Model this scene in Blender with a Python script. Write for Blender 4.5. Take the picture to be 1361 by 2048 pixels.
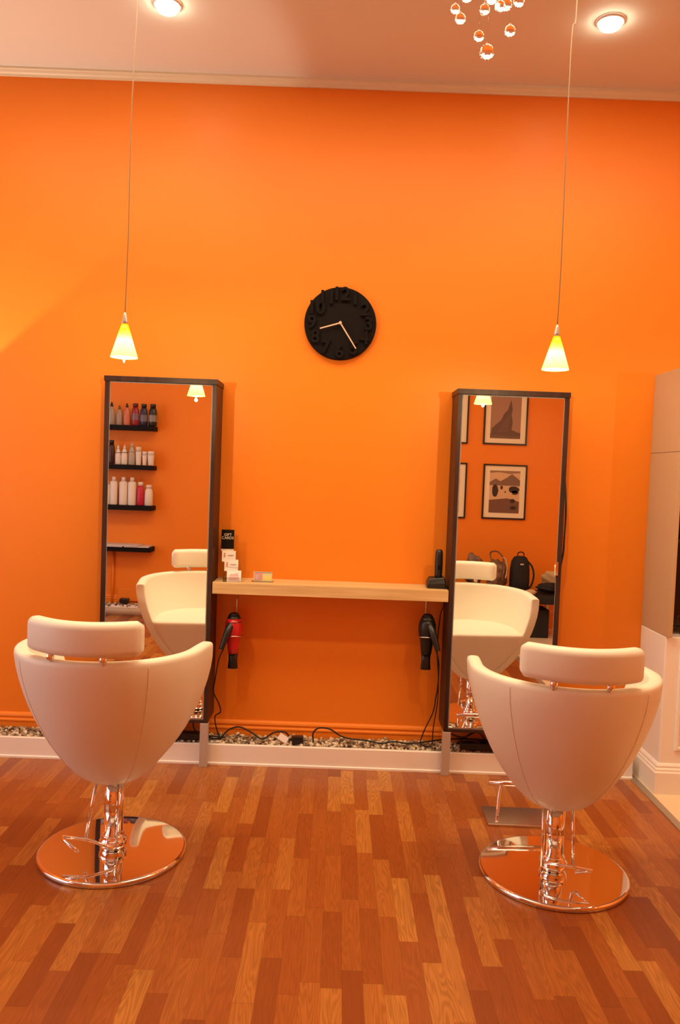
import bpy, bmesh, math, random
from mathutils import Vector, Matrix
random.seed(7)
for o in list(bpy.data.objects): bpy.data.objects.remove(o)
SC = bpy.context.scene
COL = SC.collection
PI = math.pi

# ------------------------------------------------------------------ camera
cam_d = bpy.data.cameras.new('camera'); cam = bpy.data.objects.new('camera', cam_d); COL.objects.link(cam)
pitch, roll, yaw = .0501, .0368, .0026
cyw, syw = math.cos(yaw), math.sin(yaw)
fwd = Vector((syw*math.cos(pitch), cyw*math.cos(pitch), -math.sin(pitch)))
rgt = Vector((cyw, -syw, 0)); up = rgt.cross(fwd)
ca = rgt*math.cos(roll) + up*math.sin(roll); cb = -rgt*math.sin(roll) + up*math.cos(roll)
m = Matrix((ca, cb, -fwd)).transposed().to_4x4(); m.translation = Vector((0, -4.3929, 1.6105))
cam.matrix_world = m
cam_d.sensor_fit = 'VERTICAL'; cam_d.sensor_height = 24.0
cam_d.lens = 1581.35/2048*24.0
cam_d.clip_start = .02
SC.camera = cam

# ------------------------------------------------------------------ world, lights, exposure
w = bpy.data.worlds.new('world'); SC.world = w; w.use_nodes = True
w.node_tree.nodes['Background'].inputs[0].default_value = (1, .8, .62, 1)
w.node_tree.nodes['Background'].inputs[1].default_value = .4
SC.view_settings.view_transform = 'Standard'; SC.view_settings.look = 'None'
SC.view_settings.gamma = 1; SC.view_settings.use_curve_mapping = False
SC.view_settings.exposure = 0.30

def light(name, kind, loc, aim, energy, color, **kw):
    d = bpy.data.lights.new(name, kind); d.energy = energy; d.color = color
    for k, v in kw.items(): setattr(d, k, v)
    o = bpy.data.objects.new(name, d); COL.objects.link(o); o.location = loc
    if aim is not None:
        o.rotation_euler = (Vector(aim)-Vector(loc)).to_track_quat('-Z', 'Y').to_euler()
    return o
WARM = (1, .79, .47)
# daylight through the shop window in the left wall
light('window_daylight', 'AREA', (-3.52, -2.3, 1.7), (0, -2.2, 1.3), 24, (.95, .95, 1), shape='RECTANGLE', size=2.6, size_y=2.2)
# wide soft fill lights added under the ceiling, no fixtures of their own
light('ceiling_fill_light', 'AREA', (0, -1.35, 3.70), (0, -1.40, 0), 74, WARM, shape='RECTANGLE', size=4.6, size_y=.7)
light('ceiling_fill_light', 'AREA', (0, -3.4, 3.70), (0, -3.4, 0), 9, WARM, shape='RECTANGLE', size=4.5, size_y=1.2)
# wall sconce left of the frame, throws its beam up the wall
light('sconce_beam', 'SPOT', (-2.36, -.16, 1.74), (-2.36, -.13, 3.4), 60, (1, .80, .58), spot_size=math.radians(96), spot_blend=.12, shadow_soft_size=.012)

# ------------------------------------------------------------------ materials
def mat(name, col, rough=.5, metal=0, coat=0, trans=0, ior=1.45, emit=None, es=0, spec=None):
    M = bpy.data.materials.new(name); M.use_nodes = True
    b = M.node_tree.nodes['Principled BSDF']
    b.inputs['Base Color'].default_value = (*col, 1)
    b.inputs['Roughness'].default_value = rough
    b.inputs['Metallic'].default_value = metal
    b.inputs['Coat Weight'].default_value = coat
    b.inputs['Transmission Weight'].default_value = trans
    b.inputs['IOR'].default_value = ior
    if spec is not None: b.inputs['Specular IOR Level'].default_value = spec
    if emit: b.inputs['Emission Color'].default_value = (*emit, 1); b.inputs['Emission Strength'].default_value = es
    return M
def nodes(M): return M.node_tree.nodes, M.node_tree.links, M.node_tree.nodes['Principled BSDF']
def add_noise_color(M, c1, c2, scale, detail=4, stretch=(1, 1, 1), lo=.35, hi=.65):
    N, L, b = nodes(M)
    tc = N.new('ShaderNodeTexCoord'); mp = N.new('ShaderNodeMapping'); mp.inputs['Scale'].default_value = stretch
    nz = N.new('ShaderNodeTexNoise'); nz.inputs['Scale'].default_value = scale; nz.inputs['Detail'].default_value = detail
    r = N.new('ShaderNodeValToRGB')
    r.color_ramp.elements[0].position = lo; r.color_ramp.elements[0].color = (*c1, 1)
    r.color_ramp.elements[1].position = hi; r.color_ramp.elements[1].color = (*c2, 1)
    L.new(tc.outputs['Object'], mp.inputs[0]); L.new(mp.outputs[0], nz.inputs[0]); L.new(nz.outputs['Fac'], r.inputs[0]); L.new(r.outputs[0], b.inputs['Base Color'])
    return nz
def add_bump(M, scale, strength, dist=.001, detail=3):
    N, L, b = nodes(M)
    tc = N.new('ShaderNodeTexCoord')
    nz = N.new('ShaderNodeTexNoise'); nz.inputs['Scale'].default_value = scale; nz.inputs['Detail'].default_value = detail
    bp = N.new('ShaderNodeBump'); bp.inputs['Strength'].default_value = strength; bp.inputs['Distance'].default_value = dist
    L.new(tc.outputs['Object'], nz.inputs[0]); L.new(nz.outputs['Fac'], bp.inputs['Height']); L.new(bp.outputs[0], b.inputs['Normal'])

M = {}
M['orange'] = mat('orange_paint', (.80, .228, .018), .42, spec=.35); add_noise_color(M['orange'], (.79, .222, .016), (.82, .236, .020), .9, 2); add_bump(M['orange'], 140, .12)
M['ceiling'] = mat('ceiling_paint', (.72, .75, .70), .8)
M['cream'] = mat('cream_trim_paint', (.74, .70, .50), .45)
M['white'] = mat('white_trim_paint', (.86, .80, .76), .4)
M['tan'] = mat('tan_laminate', (.50, .33, .20), .45)
M['dark'] = mat('dark_brown_veneer', (.035, .016, .012), .4, spec=.3); add_noise_color(M['dark'], (.030, .013, .010), (.055, .022, .015), 3, 5, (14, 14, .8))
M['mirror'] = mat('mirror_glass', (.93, .93, .92), .0, 1)
M['bevel'] = mat('mirror_bevel', (.85, .83, .80), .35, .3)
M['alu'] = mat('brushed_aluminium', (.60, .58, .56), .4, .55)
M['chrome'] = mat('polished_chrome', (.86, .84, .82), .04, 1)
M['steel'] = mat('satin_steel', (.62, .57, .52), .28, 1)
M['oak'] = mat('light_oak_laminate', (.66, .44, .20), .4); add_noise_color(M['oak'], (.58, .37, .16), (.72, .50, .25), 2.5, 6, (1.2, 22, 22))
M['leather'] = mat('white_leather', (.80, .79, .69), .42, spec=.4); add_bump(M['leather'], 260, .25, .0006)
M['black'] = mat('black_plastic', (.012, .011, .011), .35)
M['blackm'] = mat('black_matte', (.006, .004, .004), .6, spec=.15)
M['cable'] = mat('black_cable_rubber', (.012, .010, .010), .5)
M['cord'] = mat('clear_lamp_cord', (.26, .17, .10), .35)
M['red'] = mat('red_gloss_plastic', (.55, .012, .02), .18, coat=.6)
M['peach'] = mat('rose_gold_hand', (.9, .62, .45), .35, .3)
M['tile'] = mat('cream_floor_tile', (.80, .62, .42), .25)
M['strip'] = mat('threshold_metal', (.42, .36, .30), .4, .6)
M['acrylic'] = mat('clear_acrylic', (1, 1, 1), .03, trans=1, ior=1.2)
M['crystal'] = mat('crystal_glass', (1, .98, .96), .0, trans=1, ior=1.6)
M['card'] = mat('white_card', (.86, .80, .78), .5)
M['card_print'] = mat('card_print_pink', (.62, .28, .27), .5)
M['card_grey'] = mat('card_print_grey', (.30, .24, .26), .5)
M['gold_text'] = mat('silver_lettering', (.80, .74, .62), .4)
M['bulb'] = mat('lamp_bulb', (1, 1, 1), .4, emit=(1, .93, .70), es=14)
M['downlight'] = mat('downlight_lamp', (1, 1, 1), .4, emit=(1, .90, .62), es=30)
M['paper'] = mat('magazine_paper', (.60, .56, .54), .5)
M['mat_board'] = mat('cream_mat_board', (.82, .72, .52), .7)
M['pale_tan'] = mat('beige_fabric', (.55, .42, .26), .8)
M['brown'] = mat('brown_bag_leather', (.16, .08, .045), .5); add_noise_color(M['brown'], (.07, .035, .02), (.26, .15, .09), 18)
M['black_fabric'] = mat('black_fabric', (.012, .011, .012), .8)
M['glass'] = mat('window_glass', (1, 1, 1), .0, trans=1, ior=1.1)

# amber glass lamp shade: amber at the neck, yellow below; glows from its bulb
M['shade'] = mat('amber_lamp_glass', (1, .75, .12), .3)
N, L, b = nodes(M['shade'])
tc = N.new('ShaderNodeTexCoord'); sp = N.new('ShaderNodeSeparateXYZ'); mr = N.new('ShaderNodeMapRange')
mr.inputs['From Min'].default_value = 0; mr.inputs['From Max'].default_value = .14
rp = N.new('ShaderNodeValToRGB'); e = rp.color_ramp.elements
e[0].position = 0; e[0].color = (1, .90, .12, 1); e[1].position = 1; e[1].color = (.80, .16, 0, 1)
x = e.new(.5); x.color = (1, .92, .32, 1); x = e.new(.68); x.color = (1, .80, .06, 1); x = e.new(.82); x.color = (.9, .36, .0, 1)
L.new(tc.outputs['Object'], sp.inputs[0]); L.new(sp.outputs['Z'], mr.inputs[0]); L.new(mr.outputs[0], rp.inputs[0])
L.new(rp.outputs[0], b.inputs['Base Color']); L.new(rp.outputs[0], b.inputs['Emission Color']); b.inputs['Emission Strength'].default_value = 2.1

# laminate floor of staggered strips running towards the wall
M['floor'] = mat('oak_laminate', (.5, .2, .05), .27, spec=.45)
N, L, b = nodes(M['floor'])
def mth(op, a, b_=None, c=None):
    n = N.new('ShaderNodeMath'); n.operation = op
    for i, v in enumerate((a, b_, c)):
        if v is None: continue
        if isinstance(v, (int, float)): n.inputs[i].default_value = v
        else: L.new(v, n.inputs[i])
    return n.outputs[0]
tc = N.new('ShaderNodeTexCoord'); sp = N.new('ShaderNodeSeparateXYZ'); L.new(tc.outputs['Object'], sp.inputs[0])
X, Y = sp.outputs['X'], sp.outputs['Y']
W_ = .0665
u = mth('DIVIDE', X, W_); col = mth('FLOOR', u)
wn = N.new('ShaderNodeTexWhiteNoise'); wn.noise_dimensions = '1D'; L.new(col, wn.inputs['W'])
v = mth('ADD', mth('DIVIDE', Y, .43), mth('MULTIPLY', wn.outputs['Value'], 9.7)); row = mth('FLOOR', v)
cv = N.new('ShaderNodeCombineXYZ'); L.new(col, cv.inputs[0]); L.new(row, cv.inputs[1])
wn2 = N.new('ShaderNodeTexWhiteNoise'); wn2.noise_dimensions = '2D'; L.new(cv.outputs[0], wn2.inputs['Vector'])
cell = wn2.outputs['Value']
rp = N.new('ShaderNodeValToRGB'); e = rp.color_ramp.elements
e[0].position = 0; e[0].color = (.24, .060, .014, 1); e[1].position = 1; e[1].color = (.45, .182, .040, 1)
x = e.new(.35); x.color = (.30, .080, .017, 1); x = e.new(.7); x.color = (.355, .112, .023, 1)
L.new(cell, rp.inputs[0])
# grain: stretched wavy figure different on each strip
gx = mth('ADD', mth('MULTIPLY', X, 1.0), mth('MULTIPLY', cell, 13.0)); gy = mth('ADD', mth('MULTIPLY', Y, .085), mth('MULTIPLY', cell, 31.0))
gv = N.new('ShaderNodeCombineXYZ'); L.new(gx, gv.inputs[0]); L.new(gy, gv.inputs[1])
nz = N.new('ShaderNodeTexNoise'); nz.inputs['Scale'].default_value = 16; nz.inputs['Detail'].default_value = 2; L.new(gv.outputs[0], nz.inputs[0])
ring = mth('SINE', mth('MULTIPLY', nz.outputs['Fac'], 120.0))
gv2 = N.new('ShaderNodeCombineXYZ'); L.new(mth('MULTIPLY', X, 1.0), gv2.inputs[0]); L.new(mth('MULTIPLY', Y, .03), gv2.inputs[1]); L.new(cell, gv2.inputs[2])
nz2 = N.new('ShaderNodeTexNoise'); nz2.inputs['Scale'].default_value = 260; nz2.inputs['Detail'].default_value = 3; L.new(gv2.outputs[0], nz2.inputs[0])
grain = mth('ADD', mth('MULTIPLY', mth('MULTIPLY', ring, mth('ADD', cell, .1)), .15), mth('MULTIPLY', mth('SUBTRACT', nz2.outputs['Fac'], .5), .35))
# joints
fu = mth('FRACT', u); fv = mth('FRACT', v)
ju = mth('LESS_THAN', mth('MINIMUM', fu, mth('SUBTRACT', 1.0, fu)), .012)
jv = mth('LESS_THAN', mth('MINIMUM', fv, mth('SUBTRACT', 1.0, fv)), .003)
jm = mth('SUBTRACT', 1.0, mth('MULTIPLY', mth('MAXIMUM', ju, jv), .22))
val = mth('MULTIPLY', mth('ADD', 1.0, grain), jm)
vm = N.new('ShaderNodeVectorMath'); vm.operation = 'SCALE'; L.new(rp.outputs[0], vm.inputs[0]); L.new(val, vm.inputs['Scale'])
L.new(vm.outputs[0], b.inputs['Base Color'])

# pebbles: each stone its own tone
M['pebble'] = mat('river_pebbles', (.4, .3, .2), .45)
N, L, b = nodes(M['pebble'])
g = N.new('ShaderNodeNewGeometry'); rp = N.new('ShaderNodeValToRGB'); e = rp.color_ramp.elements
e[0].color = (.10, .06, .04, 1); e[1].color = (.80, .68, .52, 1); x = e.new(.5); x.color = (.42, .30, .19, 1)
L.new(g.outputs['Random Per Island'], rp.inputs[0]); L.new(rp.outputs[0], b.inputs['Base Color'])

# ------------------------------------------------------------------ helpers
class MB:
    def __init__(s): s.v = []; s.f = []; s.mi = []
    def add(s, vs, fs, mi=0):
        n = len(s.v); s.v += [tuple(v) for v in vs]; s.f += [tuple(i+n for i in f) for f in fs]; s.mi += [mi]*len(fs)
    def build(s, name, m, parent=None, smooth=False, loc=None, bevel=0, subsurf=0, seg=2):
        me = bpy.data.meshes.new(name); me.from_pydata(s.v, [], s.f)
        ms = m if isinstance(m, (list, tuple)) else [m]
        for q in ms: me.materials.append(q)
        for p, i in zip(me.polygons, s.mi): p.material_index = i; p.use_smooth = smooth
        bm = bmesh.new(); bm.from_mesh(me); bmesh.ops.recalc_face_normals(bm, faces=bm.faces)
        if bevel:
            bmesh.ops.bevel(bm, geom=[e for e in bm.edges if e.is_manifold and e.calc_face_angle(0) > .5], offset=bevel, segments=seg, affect='EDGES', profile=.5)
        bm.to_mesh(me); bm.free()
        o = bpy.data.objects.new(name, me); COL.objects.link(o)
        if loc is not None: o.location = loc
        if parent is not None: o.parent = parent
        if subsurf:
            md = o.modifiers.new('sub', 'SUBSURF'); md.levels = md.render_levels = subsurf
        return o
    def box(s, a, b, mi=0):
        (x0, y0, z0), (x1, y1, z1) = a, b
        s.add([(x0,y0,z0),(x1,y0,z0),(x1,y1,z0),(x0,y1,z0),(x0,y0,z1),(x1,y0,z1),(x1,y1,z1),(x0,y1,z1)],
              [(0,3,2,1),(4,5,6,7),(0,1,5,4),(1,2,6,5),(2,3,7,6),(3,0,4,7)], mi); return s
    def loft(s, rings, closed=True, cap=True, mi=0):
        n = len(rings[0]); vs = [p for r in rings for p in r]; fs = []
        for k in range(len(rings)-1):
            for i in range(n if closed else n-1):
                j = (i+1) % n; fs.append((k*n+i, k*n+j, (k+1)*n+j, (k+1)*n+i))
        if cap: fs.append(tuple(range(n-1, -1, -1))); fs.append(tuple((len(rings)-1)*n+i for i in range(n)))
        s.add(vs, fs, mi); return s
    def lathe(s, prof, c=(0, 0, 0), n=32, sx=1, sy=1, cap=True, mi=0):
        s.loft([[(c[0]+r*sx*math.cos(2*PI*i/n), c[1]+r*sy*math.sin(2*PI*i/n), c[2]+z) for i in range(n)] for r, z in prof], cap=cap, mi=mi); return s
    def tube(s, pts, r, n=8, smooth=True, mi=0, taper=None):
        P = [Vector(p) for p in pts]
        if smooth and len(P) > 2:
            Q = []; E = [P[0]*2-P[1]] + P + [P[-1]*2-P[-2]]
            for i in range(1, len(E)-2):
                p0, p1, p2, p3 = E[i-1:i+3]
                for k in range(8):
                    t = k/8; Q.append(.5*((2*p1)+(p2-p0)*t+(2*p0-5*p1+4*p2-p3)*t*t+(3*p1-p0-3*p2+p3)*t**3))
            Q.append(P[-1]); P = Q
        rings = []; nrm = None
        for i, p in enumerate(P):
            d = (P[min(i+1, len(P)-1)]-P[max(i-1, 0)]).normalized()
            if nrm is None: nrm = d.orthogonal().normalized()
            nrm = (nrm-d*nrm.dot(d)).normalized(); bi = d.cross(nrm)
            rr = r if taper is None else r*(taper[0]+(taper[1]-taper[0])*i/(len(P)-1))
            rings.append([p+nrm*rr*math.cos(2*PI*k/n)+bi*rr*math.sin(2*PI*k/n) for k in range(n)])
        s.loft(rings, mi=mi); return s
    def ball(s, c, r, sq=(1, 1, 1), nu=16, nv=10, mi=0):
        rings = []
        for j in range(1, nv):
            t = -PI/2+PI*j/nv
            rings.append([(c[0]+r*sq[0]*math.cos(t)*math.cos(2*PI*i/nu), c[1]+r*sq[1]*math.cos(t)*math.sin(2*PI*i/nu), c[2]+r*sq[2]*math.sin(t)) for i in range(nu)])
        s.loft(rings, mi=mi); return s
def tag(o, label=None, cat=None, group=None, kind=None):
    if label: o['label'] = label
    if cat: o['category'] = cat
    if group: o['group'] = group
    if kind: o['kind'] = kind
    return o
def empty(name, loc, rz=0, label=None, cat=None, group=None):
    o = bpy.data.objects.new(name, None); COL.objects.link(o); o.location = loc; o.rotation_euler = (0, 0, rz); o.empty_display_size = .05
    return tag(o, label, cat, group)
def box(name, a, b, m, parent=None, bevel=0): return MB().box(a, b).build(name, m, parent, bevel=bevel)
def struct(o): o['kind'] = 'structure'; return o
def text_mesh(s, size, depth, name, m, parent, loc, rot=(PI/2, 0, 0), bold=0):
    cu = bpy.data.curves.new('lettering', 'FONT'); cu.body = s; cu.size = size; cu.extrude = depth/2; cu.offset = bold
    cu.align_x = 'CENTER'; cu.align_y = 'CENTER'; cu.resolution_u = 4; cu.space_line = .85
    t = bpy.data.objects.new('lettering', cu); COL.objects.link(t)
    bpy.context.view_layer.update()
    me = bpy.data.meshes.new_from_object(t.evaluated_get(bpy.context.evaluated_depsgraph_get()))
    bpy.data.objects.remove(t)
    me.materials.clear(); me.materials.append(m)
    o = bpy.data.objects.new(name, me); COL.objects.link(o); o.parent = parent; o.location = loc; o.rotation_euler = rot
    return o
def copy_tree(o, parent=None):
    c = o.copy(); COL.objects.link(c); c.parent = parent
    for ch in list(o.children): copy_tree(ch, c)
    return c

# ------------------------------------------------------------------ the room
XL, XR, YF, ZC = -3.6, 3.2, -4.55, 3.722
struct(box('floor', (XL-.1, YF-.1, -.1), (1.645, .1, 0), M['floor']))
tl = struct(box('floor', (1.685, YF-.1, -.1), (XR+.1, .1, 0), M['tile']))
struct(box('trim_1', (1.645, YF, -.1), (1.685, -.02, .006), M['strip'], bevel=.003))
struct(box('ceiling', (XL-.1, YF-.1, ZC), (XR+.1, .1, ZC+.1), M['ceiling']))
struct(box('wall_back', (XL-.1, 0, 0), (XR+.1, .1, ZC), M['orange']))
struct(box('wall_front', (XL-.1, YF-.1, 0), (XR+.1, YF, ZC), M['orange']))
struct(box('wall_right', (XR, YF, 0), (XR+.1, 0, ZC), M['orange']))
wl = MB(); wy0, wy1, wz0, wz1 = -3.7, -.9, .5, 2.9
wl.box((XL-.1, YF, 0), (XL, 0, wz0)); wl.box((XL-.1, YF, wz1), (XL, 0, ZC)); wl.box((XL-.1, YF, wz0), (XL, wy0, wz1)); wl.box((XL-.1, wy1, wz0), (XL, 0, wz1))
struct(wl.build('wall_left', M['orange']))
wf = MB()
for a, b_ in (((XL-.08, wy0, wz0), (XL+.01, wy1, wz0+.06)), ((XL-.08, wy0, wz1-.06), (XL+.01, wy1, wz1)), ((XL-.08, wy0, wz0), (XL+.01, wy0+.06, wz1)), ((XL-.08, wy1-.06, wz0), (XL+.01, wy1, wz1)), ((XL-.08, -2.33, wz0), (XL+.01, -2.27, wz1))): wf.box(a, b_)
wfo = struct(wf.build('window_1', M['white']))
box('window_pane', (XL-.05, wy0+.05, wz0+.05), (XL-.044, wy1-.05, wz1-.05), M['glass'], wfo)
# crown moulding: profile swept along the wall
def sweep_x(name, prof, x0, x1, m): # prof list of (y,z)
    return struct(MB().loft([[(x0, y, z) for y, z in prof], [(x1, y, z) for y, z in prof]]).build(name, m))
cr = [(0, 3.683), (-.010, 3.683), (-.013, 3.691), (-.022, 3.697), (-.030, 3.708), (-.036, 3.711), (-.036, ZC), (0, ZC)]
sweep_x('trim_2', cr, XL, XR, M['cream'])
sweep_x('trim_3', [(YF-y, z) for y, z in cr], XL, XR, M['cream'])
bb = [(0, 0), (-.018, 0), (-.018, .150), (-.022, .153), (-.022, .160), (-.014, .166), (-.014, .176), (-.018, .180), (-.014, .190), (-.006, .197), (0, .199)]
sweep_x('baseboard_back', bb, XL, 1.70, M['orange'])
sweep_x('baseboard_front', [(YF-y, z) for y, z in bb], XL, XR, M['orange'])
# white kerb of the pebble troughs with a small bead at its foot
kb = [(-.143, 0), (-.173, 0), (-.173, .010), (-.166, .014), (-.165, .108), (-.162, .111), (-.146, .111), (-.143, .108)]
sweep_x('trim_4', kb, XL, 1.655, M['white'])
struct(box('trim_5', (1.637, -.145, 0), (1.655, -.02, .11), M['white']))
sweep_x('trim_6', [(YF-y-.02, z) for y, z in kb], XL, 1.2, M['white'])

def pebbles(x0, x1, y0, y1, n, label):
    b = MB(); ico = bmesh.new(); bmesh.ops.create_icosphere(ico, subdivisions=2, radius=1)
    V = [v.co.copy() for v in ico.verts]; F = [tuple(v.index for v in f.verts) for f in ico.faces]; ico.free()
    b.box((x0, y0, .0), (x1, y1, .085))
    for i in range(n):
        r = random.uniform(.006, .013); R = Matrix.Rotation(random.uniform(0, 6.28), 3, Vector((random.gauss(0, 1), random.gauss(0, 1), random.gauss(0, 1)+.01)).normalized())
        c = Vector((random.uniform(x0+.01, x1-.01), random.uniform(y0+.012, y1-.012), random.uniform(.085, .108)))
        t = (c.y-y0)/(y1-y0); c.z += .016*t*random.random() + .012*t
        s = Vector((r*random.uniform(.9, 1.5), r, r*random.uniform(.6, .9)))
        b.add([R @ Vector((v.x*s.x, v.y*s.y, v.z*s.z))+c for v in V], F)
    o = b.build('pebble_bed', M['pebble'], smooth=True)
    return tag(o, label, 'pebbles', kind='stuff')
pebbles(-2.3, 1.637, -.143, -.019, 3600, 'bed of small brown and grey pebbles behind the white kerb under the mirrors')
pebbles(-3.0, -1.4, YF+.02, YF+.161, 900, 'bed of pebbles along the far wall, seen only in the left mirror')

# ------------------------------------------------------------------ mirror cabinets
def mirror_cabinet(x0, x1, label, clip=False):
    zb, zt, d = .239, 2.0735, .215
    r = empty('mirror_cabinet', ((x0+x1)/2, -d/2, 0), 0, label, 'mirror', 'tall mirror cabinets either side of the shelf')
    w_ = (x1-x0)/2; y0, y1 = -d/2, d/2-.001
    def P(name, bx, m, bevel=.0015):
        b_ = MB()
        for a, c in bx: b_.box(a, c)
        return b_.build(name, m, r, bevel=bevel)
    P('side_panel', [((-w_+.004, y0+.004, zb), (-w_+.026, y1, zt-.028))], M['dark'])
    P('side_panel', [((w_-.026, y0+.004, zb), (w_-.004, y1, zt-.028))], M['dark'])
    P('top_panel', [((-w_, y0, zt-.028), (w_, y1, zt))], M['dark'])
    P('bottom_rail', [((-w_+.026, y0+.004, zb), (w_-.026, y1, zb+.016))], M['dark'])
    P('back_panel', [((-w_+.026, y0+.03, zb+.016), (w_-.026, y1, zt-.028))], M['dark'])
    mz0, mz1, mw = zb+.016, zt-.029, w_-.027
    mp = MB(); bw = .005
    mp.box((-mw+bw, y0+.008, mz0+.010), (mw-bw, y0+.016, mz1-bw)); mir = mp.build('mirror_pane', M['mirror'], r)
    fr = MB(); yi, yo = y0+.008, y0+.0135
    R0 = [(-mw+bw, mz0+.010), (mw-bw, mz0+.010), (mw-bw, mz1-bw), (-mw+bw, mz1-bw)]; R1 = [(-mw, mz0), (mw, mz0), (mw, mz1), (-mw, mz1)]
    fr.loft([[(a, yi, c) for a, c in R0], [(a, yo, c) for a, c in R1], [(a, yo+.006, c) for a, c in R1]], cap=False)
    fr.build('bevelled_edge', M['bevel'], mir)
    for sx in (-1, 1):
        b_ = MB(); b_.box((sx*(w_-.022)-.022, y0+.002, 0), (sx*(w_-.022)+.022, y0+.034, zb)); b_.build('leg', M['alu'], r, bevel=.002)
    if clip:
        b_ = MB(); b_.box((mw-.010, y0-.004, 1.105), (mw+.004, y0+.010, 1.178)); tag(b_.build('mirror_clip', M['chrome'], r, bevel=.001), 'small bright metal clip')
    return r
mirror_cabinet(-1.253, -.6545, 'tall dark brown mirror cabinet on the left, its mirror showing shelves of bottles')
mirror_cabinet(.606, 1.203, 'tall dark brown mirror cabinet on the right, its mirror showing framed pictures', True)

# ------------------------------------------------------------------ shelf
sh = box('wall_shelf', (-.6535, -.213, .9415), (.605, -.001, 1.003), M['oak'], bevel=.0015)
tag(sh, 'thick light oak floating shelf between the two mirror cabinets', 'shelf')

# ------------------------------------------------------------------ clock
ck = empty('wall_clock', (-.025, 0, 2.4215), 0, 'round black wall clock with raised black numerals and pale hands', 'clock')
def disc_y(b_, r, y0, y1, n=72, bev=.004):
    pr = [(r-bev, y0), (r, y0+(bev if y1 > y0 else -bev)), (r, y1)]
    b_.loft([[(R*math.cos(2*PI*i/n), y, R*math.sin(2*PI*i/n)) for i in range(n)] for R, y in pr])
b_ = MB(); disc_y(b_, .197, -.028, -.002); b_.build('clock_face', M['blackm'], ck)
for k in range(1, 13):
    a = math.radians(90-30*k); rr = .155
    rot = 0 if k not in (1, 5) else 0
    text_mesh(str(k), .098, .016, 'numeral', M['blackm'], ck, (rr*math.cos(a), -.036, rr*math.sin(a)), (PI/2, 0, 0), bold=.003)
def hand(ang, ln, w_, y, nm):
    b_ = MB(); dx, dz = math.cos(ang), math.sin(ang); px, pz = -dz, dx
    q = [(-.006*dx+px*w_, -.006*dz+pz*w_), (-.006*dx-px*w_, -.006*dz-pz*w_), (ln*dx-px*w_*.8, ln*dz-pz*w_*.8), (ln*dx+px*w_*.8, ln*dz+pz*w_*.8)]
    b_.loft([[(a, y, c) for a, c in q], [(a, y-.002, c) for a, c in q]]); b_.build(nm, M['peach'], ck)
hand(math.atan2(-12, -40)-.037+.04, .115, .0038, -.048, 'hour_hand')
hand(math.atan2(-51, 31)+.037, .163, .0036, -.052, 'minute_hand')
b_ = MB(); disc_y(b_, .008, -.058, -.026, 20, .001); b_.build('hub', M['peach'], ck)

# ------------------------------------------------------------------ pendant lamps
def pendant(x, y, zb, label, kink, finial=True, e=13):
    r = empty('pendant_lamp', (x, y, zb), 0, label, 'pendant lamp', 'cone pendant lamps over the chairs')
    s = MB(); n = 40; R0, R1, H = .0565, .0125, .143
    pr = [(R0-.003, .001), (R0, 0), (R0-.001, .004)]+[(R0+(R1-R0)*t, H*t) for t in (.2, .4, .6, .8, 1)]+[(R1-.003, H-.001)]+[(R0-.004+(R1-R0)*t, H*t) for t in (.8, .6, .4, .2)]+[(R0-.003, .001)]
    s.lathe(pr, n=n, cap=False).build('lamp_shade', M['shade'], r, smooth=True)
    c = MB(); c.lathe([(.0135, H-.003), (.0125, H+.008), (.007, H+.034), (.003, H+.045)]).build('socket_cap', M['alu'], r, smooth=True)
    bl = MB(); bl.lathe([(.004, .02), (.012, .024), (.018, .034), (.018, .052), (.010, .08), (.006, .10)], n=20)
    if finial: bl.lathe([(.001, -.020), (.004, -.012), (.006, .004), (.006, .022)], n=12)
    bl.build('bulb', M['bulb'], r, smooth=True)
    top = ZC-zb
    pts = [(0, 0, H+.04)]+[(dx, dy, z) for z, dx, dy in kink]+[(kink[-1][1], kink[-1][2], top-.02)]
    MB().tube(pts, .0022, 6).build('cord', M['cord'], r, smooth=True)
    MB().lathe([(.002, top-.03), (.045, top-.022), (.055, top-.008), (.055, top-.001)], c=(kink[-1][1], kink[-1][2], 0), n=28).build('ceiling_canopy', M['alu'], r, smooth=True)
    l = light('pendant_bulb_light', 'POINT', (x, y, zb-(.026 if finial else .008)), None, e, (1, .77, .42), shadow_soft_size=.008)
    return r
pendant(-.922, -1.044, 2.058, 'amber glass cone pendant lamp hanging above the left chair', [(.5, .006, 0), (1.0, .008, 0), (1.35, .020, 0), (1.5, .024, 0)])
pendant(.891, -1.044, 2.074, 'amber glass cone pendant lamp hanging above the right chair', [(.45, .003, 0), (.9, .0, 0), (1.36, .000, 0), (1.42, .012, 0), (1.5, .014, 0)], False)
pendant(2.72, -2.10, 2.16, 'amber glass cone pendant lamp outside the right edge of the photo', [(.45, 0, 0), (.9, 0, 0)], False, 14)

# ------------------------------------------------------------------ ceiling downlights
def downlight(x, y, label, aim, e, ang=118):
    r = empty('ceiling_spotlight', (x, y, ZC), 0, label, 'ceiling light', 'recessed ceiling spotlights')
    MB().lathe([(.050, -.002), (.052, -.010), (.062, -.010), (.064, -.001)], n=32, cap=False).build('trim_ring', M['white'], r, smooth=True)
    MB().lathe([(.044, -.030), (.050, -.020), (.050, -.001)], n=28).build('lamp', M['downlight'], r, smooth=True)
    light('spotlight_beam', 'SPOT', (x, y, ZC-.05), aim, e, WARM, spot_size=math.radians(ang), spot_blend=1.0, shadow_soft_size=.05)
downlight(-.866, -.659, 'bright ceiling spotlight above the left mirror, cut by the top edge of the photo', (-.9, -.30, 0), 9)
downlight(1.168, -.659, 'bright ceiling spotlight near the right pendant cord', (1.2, -.30, 0), 9)
downlight(-2.95, -.60, 'ceiling spotlight outside the left edge of the photo, over the left part of the wall', (-2.9, -.30, 0), 9)
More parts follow.
